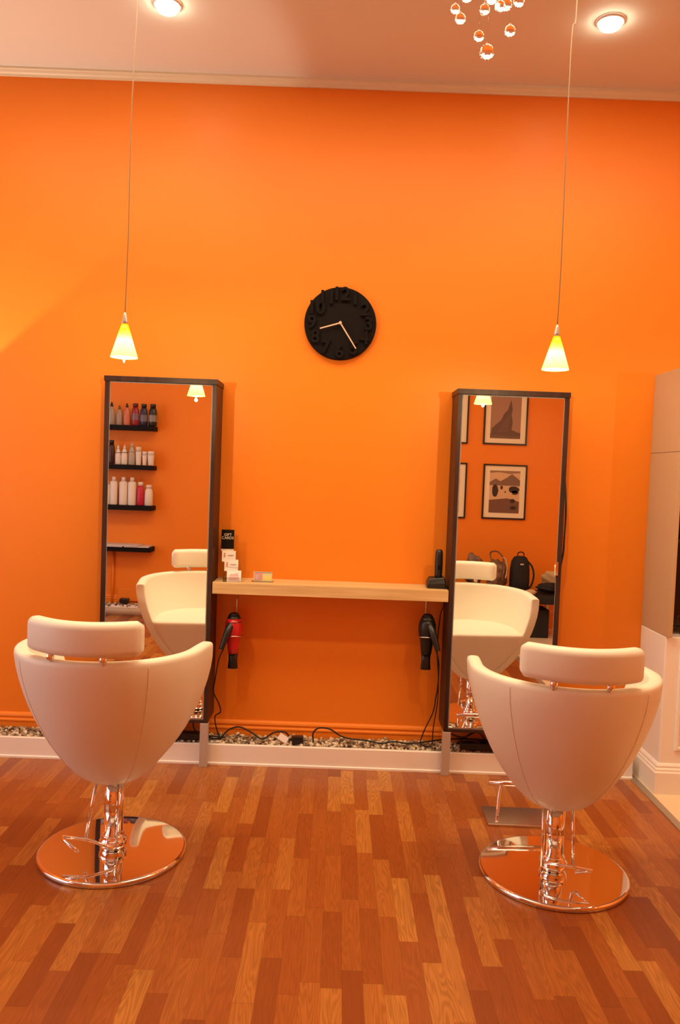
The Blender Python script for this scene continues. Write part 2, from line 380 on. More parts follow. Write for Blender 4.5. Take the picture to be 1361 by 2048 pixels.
downlight(2.75, -.60, 'ceiling spotlight outside the right edge of the photo, over the cream cabinet', (2.75, -.30, 0), 30)

# ------------------------------------------------------------------ crystal chandelier
ch = empty('crystal_chandelier', (.40, -1.9, 3.22), 0, 'clear crystal ball chandelier hanging at the top edge of the photo', 'chandelier')
b_ = MB(); b_.tube([(.09*math.cos(a*PI/12), .09*math.sin(a*PI/12), 0) for a in range(25)], .004, 8); b_.build('ring_frame', M['chrome'], ch, smooth=True)
b_ = MB(); b_.tube([(0, 0, .505), (0, 0, .0)], .004, 8); b_.lathe([(.005, .49), (.06, .50), (.06, .524)], n=24); b_.build('stem', M['chrome'], ch, smooth=True)
b_ = MB()
for k in range(3): a = k*PI*2/3; b_.tube([(0, 0, .03), (.09*math.cos(a), .09*math.sin(a), 0)], .002, 6)
b_.build('spoke', M['chrome'], ch, smooth=True)
balls = [(.319, 3.009, .0165, 0), (.332, 3.056, .017, -.03), (.381, 2.970, .0165, .02), (.405, 2.913, .0225, 0), (.397, 3.056, .0165, .03), (.434, 3.033, .0165, -.03),
         (.457, 3.055, .019, 0), (.478, 2.995, .0175, .03), (.496, 3.066, .017, 0), (.306, 3.054, .015, .03), (.42, 3.10, .017, .05), (.36, 3.11, .017, -.05)]
for bx, bz, br, by in balls:
    lx, lz = bx-.40, bz-3.22
    b_ = MB(); b_.ball((0, 0, 0), br, (1, 1, 1.0), 18, 12); b_.lathe([(.0045, br*.95), (.0035, br*1.18), (.0015, br*1.35)], n=8)
    c = b_.build('crystal_drop', M['crystal'], ch, loc=(lx, by, lz))
    MB().tube([(0, 0, br*1.3), (-lx*.1, 0, -lz)], .0007, 5).build('hanging_wire', M['chrome'], c)

# ------------------------------------------------------------------ salon chairs
def chair(loc, rz, dz, label, pedal, rods, ox=0):
    root = empty('styling_chair', loc, rz, label, 'salon chair', 'white salon chairs facing the mirrors')
    zb = .305+dz; TH = .056
    def rr(s): return .22+.78*(1-(1-s)**1.5)**(1/1.5)
    def fe(s): # forward reach of the arm at height fraction s
        for (s0, f0), (s1, f1) in zip(((0, .10), (.3, .165), (.6, .195), (.85, .19), (1, .172)), ((.3, .165), (.6, .195), (.85, .19), (1, .172), (1.01, .17))):
            if s <= s1: return f0+(f1-f0)*(s-s0)/(s1-s0)
        return .17
    def plan(u):
        if abs(u) < .62:
            t = u/.62*PI/2; return math.sin(t), -math.cos(t)
        return math.copysign(1, u), (abs(u)-.62)/.38
    def rim(u): return .877+dz-.020*(abs(u)**2)
    def pt(u, s, inn):
        px, py = plan(u); r_ = rr(s); a, bk = .376*r_, .398*r_; f = fe(s)
        ins = TH*inn
        if py < 0: x, y = (a-ins)*px, (bk-ins)*py
        else: x, y = (a-ins)*px*(1-.012*py), f*py
        z = zb+(rim(u)-TH/2-zb)*s
        return Vector((x+ox*s, y, z))
    us = [-1+2*i/64 for i in range(65)]; ss = [0, .008, .03, .07, .12, .18, .25, .33, .42, .52, .62, .72, .82, .91, 1]
    rings = []
    for u in us:
        o_ = [pt(u, s, 0) for s in ss]; i_ = [pt(u, s, 1) for s in ss]
        c = (o_[-1]+i_[-1])/2; h = (o_[-1]-i_[-1])/2
        sg = lambda q: math.copysign(abs(q)**.62, q)
        arc = [c+h*sg(math.cos(t))+Vector((0, 0, TH/2*.8*sg(math.sin(t)))) for t in (PI*k/8 for k in range(1, 8))]
        rings.append((o_+arc+i_[::-1], o_, i_, c))
    def endr(k, t):
        full, o_, i_, c = rings[k]; n = len(ss); out = []
        mids = [(a+b2)/2 for a, b2 in zip(o_, i_)]
        cc = mids+[c]*7+mids[::-1]
        for p, q in zip(full, cc): out.append(q+(p-q)*(1-.30*(1-math.cos(t)))+Vector((0, .011*math.sin(t), 0)))
        return out
    seq = [endr(0, t) for t in (1.57, 1.2, .8, .4)]+[r_[0] for r_ in rings]+[endr(-1, t) for t in (.4, .8, 1.2, 1.57)]
    b_ = MB(); b_.loft(seq, closed=True, cap=False)
    n = len(seq[0]); tot = len(seq)
    for k0 in (0, (tot-1)*n):
        b_.f += [(k0+j, k0+j+1, k0+n-2-j, k0+n-1-j) for j in range(n//2-1)]; b_.mi += [0]*(n//2-1)
    shell = b_.build('shell', M['leather'], root, smooth=True)
    # stitched seams down the back
    for u in (-.29, .29):
        q = []
        for s in ss[1:]:
            p = pt(u, s, 0); q.append(p)
        MB().tube(q, .0016, 6).build('seam', M['leather'], shell, smooth=True)
    # seat block with its tapering front
    def seat_ring(z, inset=0):
        s = (z-zb)/(.86-.305); s = max(0, min(1, s)); r_ = rr(s); a = .376*r_-TH+.012-inset; bk = .398*r_-TH+.01-inset
        f = {0: .105}.get(0) + (.245-.105)*min(1, (s/.56))**.9 - inset
        R = []
        for k in range(21): t = PI+PI*k/20; R.append((ox*s+a*math.cos(t), bk*math.sin(t), z))
        cr_ = min(.03, a*.3)
        for k in range(7): t = PI/2*k/6; R.append((ox*s+a-cr_+cr_*math.cos(t), f-cr_+cr_*math.sin(t), z))
        for k in range(7): t = PI/2+PI/2*k/6; R.append((ox*s-a+cr_+cr_*math.cos(t), f-cr_+cr_*math.sin(t), z))
        return R
    zt = .625+dz
    b_ = MB(); b_.loft([seat_ring(z) for z in [zb+.002+(zt-.03-zb)*k/10 for k in range(11)]]+[seat_ring(zt-.014, .003), seat_ring(zt-.004, .010), seat_ring(zt, .024), seat_ring(zt+.004, .06), seat_ring(zt+.006, .11)])
    b_.build('seat', M['leather'], root, smooth=True)
    MB().box((-.055, -.055, zb-.006), (.055, .055, zb+.03)).build('seat_plate', M['steel'], root, bevel=.004)
    # headrest: curved padded bar
    hw, ht, hz, hy = .213, .066, .892+dz, -.385
    rings = []
    NX = 26
    for i in range(NX+1):
        t = -1+2*i/NX; x = hw*t; yc = hy+.085*t*t; e = min(1, (1-abs(t))*hw/.022); k = math.sqrt(max(.02, 1-(1-e)**2))
        yaw_ = -math.atan2(.17*t, hw)
        R = []
        H_ = .127; cr_ = .026
        for cx_, cz_, t0 in ((ht/2-cr_, H_/2-cr_, 0), (-ht/2+cr_, H_/2-cr_, PI/2), (-ht/2+cr_, -H_/2+cr_, PI), (ht/2-cr_, -H_/2+cr_, 1.5*PI)):
            for q in range(6):
                a = t0+PI/2*q/5; dy = (cx_+cr_*math.cos(a))*(.35+.65*k); dzz = (cz_+cr_*math.sin(a))*(.72+.28*k)
                R.append((x+dy*math.sin(yaw_), yc+dy*math.cos(yaw_), hz+.066+dzz))
        rings.append(R)
    b_ = MB(); b_.loft(rings); b_.build('headrest', M['leather'], root, smooth=True)
    for sx in (-.108, .092):
        b_ = MB(); b_.tube([(sx, -.372, .84+dz), (sx, -.372, .93+dz)], .007, 10, False); b_.lathe([(.012, 0), (.0135, .004), (.0135, .020), (.010, .024)], c=(sx, -.376, rim(0)-.002), n=16)
        b_.build('headrest_post', M['chrome'], root, smooth=True)
    # chrome base
    MB().lathe([(.292, 0), (.300, .003), (.300, .014), (.297, .0185), (.2915, .0203), (.2905, .0206), (.288, .0207), (.20, .0208), (.05, .0208), (.0, .0208)], n=96, cap=False).build('base_plate', M['chrome'], root, smooth=True)
    MB().lathe([(.045, .021), (.050, .03), (.056, .040), (.057, .054), (.050, .062), (.046, .066), (.046, .075), (.043, .08)], n=40).build('collar', M['chrome'], root, smooth=True)
    MB().lathe([(.039, .07), (.039, zb-.005)], n=40).build('column', M['chrome'], root, smooth=True)
    for p0, p1 in rods:
        MB().tube([p0, p1], .0065, 10, False).build('support_rod', M['chrome'], root, smooth=True)
    MB().tube(pedal, .0065, 10, False).build('pump_pedal', M['chrome'], root, smooth=True)
    return root
cl = chair((-.885, -1.176, 0), -.10, .015, 'white leather tub salon chair in front of the left mirror', [(.05, -.03, .05), (.035, -.10, .065), (-.06, -.115, .10), (-.165, -.12, .105), (-.155, -.135, .10), (-.075, -.175, .08)],
      [((-.062, -.03, .32), (-.082, -.09, .09)), ((.048, -.03, .32), (.036, -.06, .07))], -.016)
cr_ = chair((.935, -1.225, 0), -.08, -.006, 'white leather tub salon chair in front of the right mirror', [(-.05, -.03, .06), (-.045, -.10, .09), (.03, -.125, .095), (.12, -.14, .09), (.07, -.10, .06)],
      [((-.058, -.05, .31), (-.062, -.09, .07)), ((.062, -.03, .31), (.062, -.08, .075))])

# footrest standing in front of the right chair
fr = empty('footrest', (.925, -.71, 0), -.02, 'low brushed steel footrest with a bar, on the floor before the right chair', 'footrest')
MB().box((-.175, -.105, 0), (.175, .095, .012)).build('base_plate', M['steel'], fr, bevel=.002)
for sx in (-.125, .125):
    MB().tube([(sx-.004, -.07, .01), (sx, -.06, .07), (sx+.012, -.03, .135), (sx+.02, -.02, .168)], .0085, 10).build('post', M['chrome'], fr, smooth=True)
MB().tube([(-.165, -.02, .175), (.185, -.02, .175)], .0135, 16, False).build('foot_bar', M['chrome'], fr, smooth=True)

# ------------------------------------------------------------------ hair dryers in ring holders under the shelf
def dryer(loc, body, label, hx):
    r = empty('hair_dryer', loc, 0, label, 'hair dryer', 'hair dryers hanging under the shelf')
    MB().lathe([(.030, .098), (.036, .088), (.047, .06), (.049, .045)], n=28, sx=.95).lathe([(.004, .112), (.022, .108), (.032, .096)], n=28, sx=.95).build('rear_cap', M['black'], r, smooth=True)
    MB().lathe([(.040, .080), (.0485, .055), (.051, .02), (.046, -.012), (.038, -.035), (.034, -.07), (.030, -.112)], n=32, sx=.95).build('barrel', body, r, smooth=True)
    MB().lathe([(.027, -.108), (.025, -.15), (.030, -.195), (.029, -.196), (.02, -.15)], n=24, sx=.95, sy=.6).build('nozzle', M['black'], r, smooth=True)
    MB().tube([(hx*.2, -.02, .055), (hx*.55, -.055, .02), (hx*.9, -.075, -.03), (hx*1.25, -.085, -.075)], .019, 12, taper=(1.2, .7)).build('handle', M['black'], r, smooth=True)
    return r
def holder(loc, label):
    r = empty('dryer_holder', loc, 0, label, 'dryer holder', 'wire ring dryer holders under the shelf')
    MB().tube([(.053*math.cos(a*PI/16), .053*math.sin(a*PI/16), -.006*math.sin(a*PI/16)) for a in range(33)], .0028, 8).build('ring', M['chrome'], r, smooth=True)
    MB().tube([(0, .053, 0), (0, .09, .0), (0, .10, .05), (0, .10, .20)], .003, 8).tube([(0, .10, .20), (0, .07, .226)], .003, 8).build('bracket', M['chrome'], r, smooth=True)
    return r
dryer((-.545, -.115, .716), M['red'], 'red hair dryer with black ends hanging nose down under the left end of the shelf', -.043)
holder((-.545, -.115, .700), 'chrome ring holder around the red hair dryer')
dryer((.510, -.115, .748), M['black'], 'black hair dryer hanging nose down under the right end of the shelf', .043)
holder((.510, -.115, .732), 'chrome ring holder around the black hair dryer')

def cable(name, pts, label, r=.0035):
    return tag(MB().tube(pts, r, 8).build(name, M['cable'], smooth=True), label, 'cable')
cable('dryer_cable', [(-.588, -.20, .640), (-.612, -.19, .58), (-.632, -.17, .46), (-.640, -.16, .40), (-.612, -.14, .33), (-.602, -.13, .28), (-.630, -.13, .255), (-.625, -.13, .20), (-.600, -.12, .125)], 'black cable dropping from the red hair dryer beside the left mirror cabinet')
cable('dryer_cable', [(.555, -.20, .672), (.575, -.17, .60), (.578, -.15, .48), (.570, -.14, .40), (.560, -.13, .32), (.520, -.12, .22), (.500, -.12, .15), (.520, -.11, .125), (.56, -.10, .12)], 'black cable dropping from the black hair dryer beside the right mirror cabinet')
cable('clipper_cable', [(.600, -.07, 1.01), (.602, -.06, .90), (.588, -.05, .84), (.578, -.05, .66), (.590, -.06, .50), (.590, -.07, .36), (.572, -.08, .22), (.570, -.08, .125)], 'black cable running down the wall behind the shelf end by the right cabinet', .003)
cable('power_cable', [(-.90, -.10, .125), (-.80, -.10, .14), (-.70, -.10, .13), (-.61, -.11, .125), (-.56, -.10, .17), (-.50, -.10, .19), (-.43, -.10, .16), (-.37, -.11, .13), (-.31, -.10, .165), (-.25, -.10, .170), (-.225, -.10, .15)], 'black power cable looping over the pebbles left of the adapter', .0045)
cable('power_cable', [(-.09, -.10, .12), (-.092, -.10, .17), (-.06, -.10, .20), (.0, -.10, .195), (.06, -.10, .16), (.12, -.10, .145), (.20, -.10, .14), (.28, -.11, .13), (.36, -.11, .142), (.44, -.10, .13), (.55, -.08, .14), (.65, -.05, .145), (.78, -.045, .15), (.95, -.045, .14), (1.15, -.05, .13)], 'black power cable looping over the pebbles right of the adapter', .0045)
cable('power_cable', [(-.74, -.06, .225), (-.76, -.07, .20), (-.75, -.08, .16), (-.72, -.09, .14), (-.66, -.09, .13), (-.58, -.09, .125)], 'black power cable sagging below the left mirror cabinet', .004)
cable('power_cable', [(.66, -.08, .19), (.74, -.08, .17), (.82, -.08, .20), (.90, -.08, .14), (1.02, -.08, .21), (1.10, -.08, .15)], 'tangled black cable below the right mirror cabinet', .004)
cable('power_cable', [(.70, -.06, .12), (.80, -.05, .19), (.88, -.06, .22), (.97, -.06, .13), (1.05, -.05, .19)], 'second tangled black cable below the right mirror cabinet', .004)
ss = empty('power_strip', (.88, -.105, .118), 0, 'black power strip lying on the pebbles under the right cabinet', 'power strip')
MB().box((-.16, -.028, 0), (.16, .028, .035)).build('body', M['black'], ss, bevel=.004)
for k in range(4): MB().lathe([(.018, .034), (.018, .037), (.014, .0375)], c=(-.105+.07*k, 0, 0), n=20).build('socket', M['blackm'], ss)
sl = empty('power_strip', (-.80, -.105, .118), 0, 'black power strip lying on the pebbles under the left cabinet', 'power strip')
MB().box((-.10, -.028, 0), (.10, .028, .035)).build('body', M['black'], sl, bevel=.004)
cable('mirror_cable', [(1.207, -.10, 1.72), (1.210, -.16, 1.60), (1.208, -.20, 1.50), (1.214, -.19, 1.40), (1.209, -.20, 1.30), (1.213, -.18, 1.22), (1.208, -.14, 1.10), (1.21, -.08, .9), (1.215, -.05, .5), (1.21, -.06, .13)], 'black cable running down the right side of the right mirror cabinet', .005)
ad = empty('power_adapter', (-.176, -.11, .112), .05, 'black power adapter block on the pebbles', 'adapter')
MB().box((-.032, -.02, 0), (.032, .02, .042)).build('body', M['black'], ad, bevel=.005)
MB().tube([(-.032, 0, .02), (-.05, 0, .022)], .006, 8, False).build('strain_relief', M['black'], ad)
lt = tag(MB().box((-.028, -.002, -.018), (.028, .002, .018)).build('cable_tag', M['card'], bevel=.001), 'small white paper tag on the cable beside the black adapter', 'tag')
lt.location = (-.255, -.115, .140); lt.rotation_euler = (-.3, .55, 0)

# ------------------------------------------------------------------ on the shelf
ZS = 1.0035
# stepped acrylic card holder
gh = empty('card_holder', (-.562, -.105, ZS), .10, 'clear stepped acrylic holder at the left end of the shelf', 'card holder')
b_ = MB(); b_.box((-.048, -.075, 0), (.048, .065, .003))
for k in range(3):
    y = -.072+.042*k; b_.box((-.048+.0, y, 0), (.048, y+.002, .03+.047*k))
b_.box((-.048, .055, 0), (.048, .058, .235)); b_.box((-.048, -.07, 0), (-.046, .058, .03)); b_.build('stand', M['acrylic'], gh)
def card(parent_loc, rz, size, tilt, m, label, prints, name='business_card', cat='card', group=None):
    r = empty(name, parent_loc, rz, label, cat, group); r.rotation_euler = (tilt, 0, rz)
    w_, h_ = size
    MB().box((-w_/2, 0, 0), (w_/2, .0035, h_)).build('card_stack', m, r)
    for i, (x0, z0, x1, z1, mm) in enumerate(prints):
        MB().box((x0, -.0008, z0), (x1, 0, z1)).build('print', mm, r)
    return r
gc = card((-.600, -.062, ZS+.165), .12, (.070, .105), -.10, M['blackm'], 'black gift card with pale lettering, topmost in the stepped holder', [], 'gift_card')
text_mesh('GIFT\nCARDS', .0205, .001, 'lettering', M['gold_text'], gc, (0, -.0012, .068))
MB().box((-.034, -.001, -.012), (.034, .003, -.002)).build('gold_band', M['gold_text'], gc)
pk, gy = M['card_print'], M['card_grey']
def logo(w_, z):
    return [(-.028, z-.012, -.018, z+.012, pk), (-.006, z-.003, .028, z+.001, gy), (.004, z-.006, .018, z-.005, gy)]
card((-.586, -.100, ZS+.098), .12, (.074, .060), -.12, M['card'], 'white business card with pink mark, upper of the two in the holder', logo(.074, .036), group=None)
card((-.566, -.138, ZS+.052), .12, (.074, .062), -.14, M['card'], 'white business card with pink mark, lower of the two in the holder', logo(.074, .036))
card((-.545, -.176, ZS+.001), .12, (.076, .060), -.30, M['card'], 'white printed leaflet at the front foot of the holder', [(-.020, .036, .022, .040, pk), (-.026, .030, .026, .033, pk), (-.024, .024, .026, .026, pk), (-.028, .018, .028, .021, pk), (-.026, .012, .020, .015, pk), (-.03, .006, .03, .009, pk), (.004, .044, .026, .046, pk)], 'leaflet', 'leaflet')
bc = card((-.396, -.125, ZS+.001), -.03, (.100, .052), -.16, mat('pale_green_card', (.62, .56, .30), .5), 'small pale green and pink card standing in a clear holder on the shelf', [(-.046, .004, -.002, .046, M['card_print']), (-.040, .012, -.026, .034, M['card']), (-.046, .045, .048, .050, M['card_grey']), (.004, .006, .046, .030, mat('card_yellow', (.72, .60, .18), .5))], 'postcard')
bh = tag(MB().box((-.058, -.018, 0), (.058, .030, .002)).box((-.058, -.018, 0), (.058, -.016, .018)).box((-.058, .028, 0), (.058, .030, .04)).build('postcard_holder', M['acrylic']), 'small clear acrylic holder under the pale green card', 'card holder'); bh.location = (-.396, -.125, ZS)
# clipper in its charger
cc = empty('hair_clipper', (.548, -.115, ZS), 0, 'black hair clipper standing upright in its charger at the right end of the shelf', 'hair clipper')
MB().loft([[(-.052, -.042, 0), (.050, -.042, 0), (.050, .042, 0), (-.052, .042, 0)], [(-.052, -.042, .022), (.050, -.042, .030), (.050, .042, .036), (-.052, .042, .030)], [(-.040, -.032, .052), (.042, -.030, .060), (.042, .034, .064), (-.040, .034, .058)]]).build('charging_base', M['black'], cc, bevel=.005)
rg = []
for z, rx, ry in ((.045, .019, .020), (.075, .021, .022), (.12, .022, .022), (.165, .021, .020), (.195, .020, .017), (.206, .016, .012), (.209, .010, .008)):
    rg.append([(.010+rx*math.cos(2*PI*k/20), ry*math.sin(2*PI*k/20)-.002, z) for k in range(20)])
MB().loft(rg).build('clipper_body', M['black'], cc, smooth=True)
MB().box((.004, -.025, .10), (.016, -.021, .125)).build('switch', M['blackm'], cc, bevel=.001)

# ------------------------------------------------------------------ built-in unit on the right
bu = empty('base_cabinet', (1.722, -.001, 0), 0, 'cream panelled base cabinet with moulded skirting at the right edge', 'cabinet')
box('body', (0, -.335, .02), (.90, 0, .822), M['white'], bu, bevel=.006)
sk = [(0, 0), (.026, 0), (.026, .112), (.020, .120), (.020, .128), (.013, .136), (.013, .146), (.006, .156), (0, .158)]
b_ = MB()
b_.loft([[(-q, 0, z) for q, z in sk], [(-q, -.335-q, z) for q, z in sk], [(.90, -.335-q, z) for q, z in sk]]); b_.build('skirting', M['white'], bu)
for x0 in (.075, .48):
    b_ = MB()
    x1, z0, z1, y = x0+.35, .225, .755, -.335
    for ins, yy in ((0, 0), (.006, -.012), (.018, -.014), (.030, -.004), (.045, -.004), (.060, -.012)):
        pass
    def rc(i): return [(x0+i, z0+i), (x1-i, z0+i), (x1-i, z1-i), (x0+i, z1-i)]
    b_.loft([[(a, y+yy, c) for a, c in rc(i)] for i, yy in ((0, .002), (.004, -.010), (.016, -.012), (.026, -.003), (.042, -.003), (.062, -.011))])
    b_.build('panel_moulding', M['white'], bu)
ul = empty('display_niche', (1.722, -.001, .823), 0, 'tall tan niche unit with an open dark front standing on the cream cabinet', 'niche unit')
box('side_panel', (0, -.365, 0), (.022, 0, .955), M['tan'], ul, bevel=.001)
box('side_panel', (0.0, -.365, .957), (.022, 0, 1.385), M['tan'], ul, bevel=.001)
box('top_panel', (.022, -.365, 1.363), (.86, 0, 1.385), M['tan'], ul)
box('back_panel', (.022, -.02, 0), (.86, 0, 1.363), M['blackm'], ul)
box('side_panel', (.86, -.365, 0), (.882, 0, 1.385), M['tan'], ul)
tv = empty('appliance', (2.02, -.24, .824), 0, 'black appliance with a dark front inside the tan niche at the right edge', 'appliance')  # black object in the niche, type unknown
box('casing', (-.255, -.02, .045), (.255, .05, .50), M['black'], tv, bevel=.006)
box('screen', (-.235, -.023, .075), (.235, -.019, .48), mat('dark_screen', (.01, .008, .008), .08), tv)
box('foot', (-.12, -.07, 0), (.12, .07, .046), M['black'], tv, bevel=.004)
cable('loose_cable', [(1.765, -.315, .84), (1.775, -.33, .90), (1.79, -.32, .93), (1.81, -.325, .88), (1.80, -.32, .835)], 'thin pale-edged cable curled in front of the black set in the niche', .003)

# ------------------------------------------------------------------ far wall, seen in the mirrors
bott_cols = {}
def bm_(c, rough=.3):
    k = tuple(c)
    if k not in bott_cols: bott_cols[k] = mat('bottle_plastic', c, rough)
    return bott_cols[k]
def bottle(x, z, h, w_, c, cap, style, label, group, band=None):
    r = empty('bottle', (x, -4.43, z), 0, label, 'bottle', group)
    R = w_/2
    if style == 'taper': pr = [(R*.92, 0), (R, .006), (R, h*.45), (R*.82, h*.66), (R*.42, h*.80), (R*.36, h*.82)]; ct = [(R*.42, h*.82), (R*.42, h*.90), (R*.25, h*.93), (R*.25, h)]
    elif style == 'tottle': pr = [(R*.85, 0), (R, .008), (R*.98, h*.5), (R*.88, h*.72), (R*.6, h*.84)]; ct = [(R*.66, h*.84), (R*.70, h*.97), (R*.6, h)]
    elif style == 'straight': pr = [(R*.96, 0), (R, .006), (R, h*.80), (R*.85, h*.84), (R*.45, h*.86)]; ct = [(R*.50, h*.86), (R*.50, h*.985), (R*.44, h)]
    else: pr = [(R*.8, 0), (R*.82, .004), (R, h*.70), (R, h*.74)]; ct = [(R*.98, h*.74), (R*.98, h*.98), (R*.9, h)]
    MB().lathe(pr, n=20, sy=.7).build('body', bm_(c), r, smooth=True)
    MB().lathe(ct, n=16, sy=.8).build('cap', bm_(cap), r, smooth=True)
    if band: MB().lathe([(R*1.012, h*band[0]), (R*1.012, h*band[1])], n=20, sy=.705, cap=False).build('label_band', bm_(band[2]), r, smooth=True)
    return r
WH = (.72, .64, .55); BK = (.012, .012, .014)
g1, g2, g3 = 'dark-capped bottles on the top wall shelf', 'white care products on the second wall shelf', 'tall white bottles on the third wall shelf'
S = 'on the top mirrored shelf'
bottle(-2.433, 2.024, .237, .078, (.33, .27, .22), BK, 'taper', 'grey bottle with black cap, nearest the mirror edge '+S, g1)
bottle(-2.350, 2.024, .204, .064, (.33, .27, .22), (.10, .08, .07), 'taper', 'shorter grey bottle between a grey and a pink one '+S, g1)
bottle(-2.271, 2.024, .231, .072, (.55, .17, .10), (.05, .015, .012), 'taper', 'salmon pink bottle with dark cap '+S, g1)
bottle(-2.181, 2.024, .234, .081, (.28, .02, .03), (.10, .012, .012), 'tottle', 'dark red bottle '+S, g1, (.25, .55, (.20, .10, .14)))
bottle(-2.091, 2.024, .231, .080, (.025, .022, .06), BK, 'tottle', 'navy blue bottle '+S, g1, (.2, .5, (.12, .12, .16)))
bottle(-1.995, 2.024, .233, .088, (.018, .018, .018), BK, 'tottle', 'black bottle with grey label, last at the open end '+S, g1, (.2, .5, (.20, .19, .17)))
S = 'on the second mirrored shelf'
bottle(-2.425, 1.608, .255, .075, (.05, .012, .010), BK, 'tottle', 'tall black bottle '+S, g2)
bottle(-2.354, 1.608, .204, .061, WH, WH, 'taper', 'white bottle with dark band beside the black bottle '+S, g2, (.60, .63, (.10, .06, .05)))
bottle(-2.287, 1.608, .209, .068, WH, WH, 'taper', 'white bottle with dark band beside the grey bottle '+S, g2, (.60, .63, (.10, .06, .05)))
bottle(-2.209, 1.608, .237, .072, (.42, .35, .26), (.50, .42, .34), 'taper', 'tall beige grey bottle '+S, g2, (.56, .59, (.30, .22, .17)))
bottle(-2.137, 1.608, .194, .064, WH, (.74, .58, .40), 'tube', 'white tube with cream cap '+S, g2)
bottle(-2.073, 1.608, .147, .049, WH, WH, 'tube', 'smallest white tube '+S, g2)
bottle(-2.005, 1.608, .151, .072, WH, WH, 'tube', 'short wide white tub at the open end '+S, g2)
S = 'on the third mirrored shelf'
bottle(-2.462, 1.180, .251, .060, WH, WH, 'straight', 'white bottle cut off by the mirror edge on the third mirrored shelf', g3)
bottle(-2.392, 1.180, .295, .080, WH, WH, 'straight', 'tall white bottle nearest the mirror edge on the third mirrored shelf', g3)
bottle(-2.290, 1.180, .295, .088, WH, WH, 'straight', 'tall white bottle, middle of the three tallest '+S, g3)
bottle(-2.197, 1.180, .295, .088, WH, WH, 'straight', 'tall white bottle next to the red one '+S, g3)
bottle(-2.107, 1.180, .251, .080, (.50, .02, .05), WH, 'tottle', 'red bottle with white cap '+S, g3)
bottle(-2.018, 1.180, .222, .090, WH, WH, 'tottle', 'short round-shouldered white bottle at the open end '+S, g3)
for z, lb in ((2.022, 'black floating shelf carrying the dark-capped bottles, topmost in the left mirror'), (1.606, 'black floating shelf carrying the white tubes, second in the left mirror'), (1.178, 'black floating shelf carrying the tall white bottles, third in the left mirror'), (.737, 'black floating shelf carrying magazines, lowest in the left mirror')):
    tag(box('wall_shelf', (-3.0, YF+.001, z-.048), (-1.968, YF+.20, z), M['blackm'], bevel=.002), lb, 'shelf', 'black shelves on the far wall')
for x0, x1, dz_, a, lb in ((-2.75, -2.26, 0, .02, 'open magazine nearest the mirror edge on the lowest black shelf'), (-2.25, -1.99, 0, -.03, 'thin grey magazine at the open end of the lowest black shelf'), (-2.55, -2.10, .012, .05, 'pinkish magazine lying on top of the others on the lowest black shelf')):
    o = MB(); o.box((-(x1-x0)/2, -.105, 0), ((x1-x0)/2, .10, .011)); o = o.build('magazine', M['paper'], bevel=.001)
    o.location = ((x0+x1)/2, -4.44, .7385+dz_); o.rotation_euler = (0, 0, a); tag(o, lb, 'magazine', 'magazines on the lowest shelf')
# painted pipe, wall box, small things on the kerb
struct(MB().tube([(-2.41, YF+.02, 0), (-2.41, YF+.02, .68)], .012, 10, False).build('trim_7', M['orange'], smooth=True))
pn = tag(box('access_panel', (-2.345, YF+.024, .135), (-2.10, YF+.034, .271), M['orange'], bevel=.002), 'small square orange access panel low on the far wall in the left mirror', 'panel')
tag(box('shoe_box', (-2.30, -4.47, .130), (-2.205, -4.40, .18), M['black'], bevel=.008), 'small black box lying at the kerb in the left mirror', 'box').name = 'black_box'
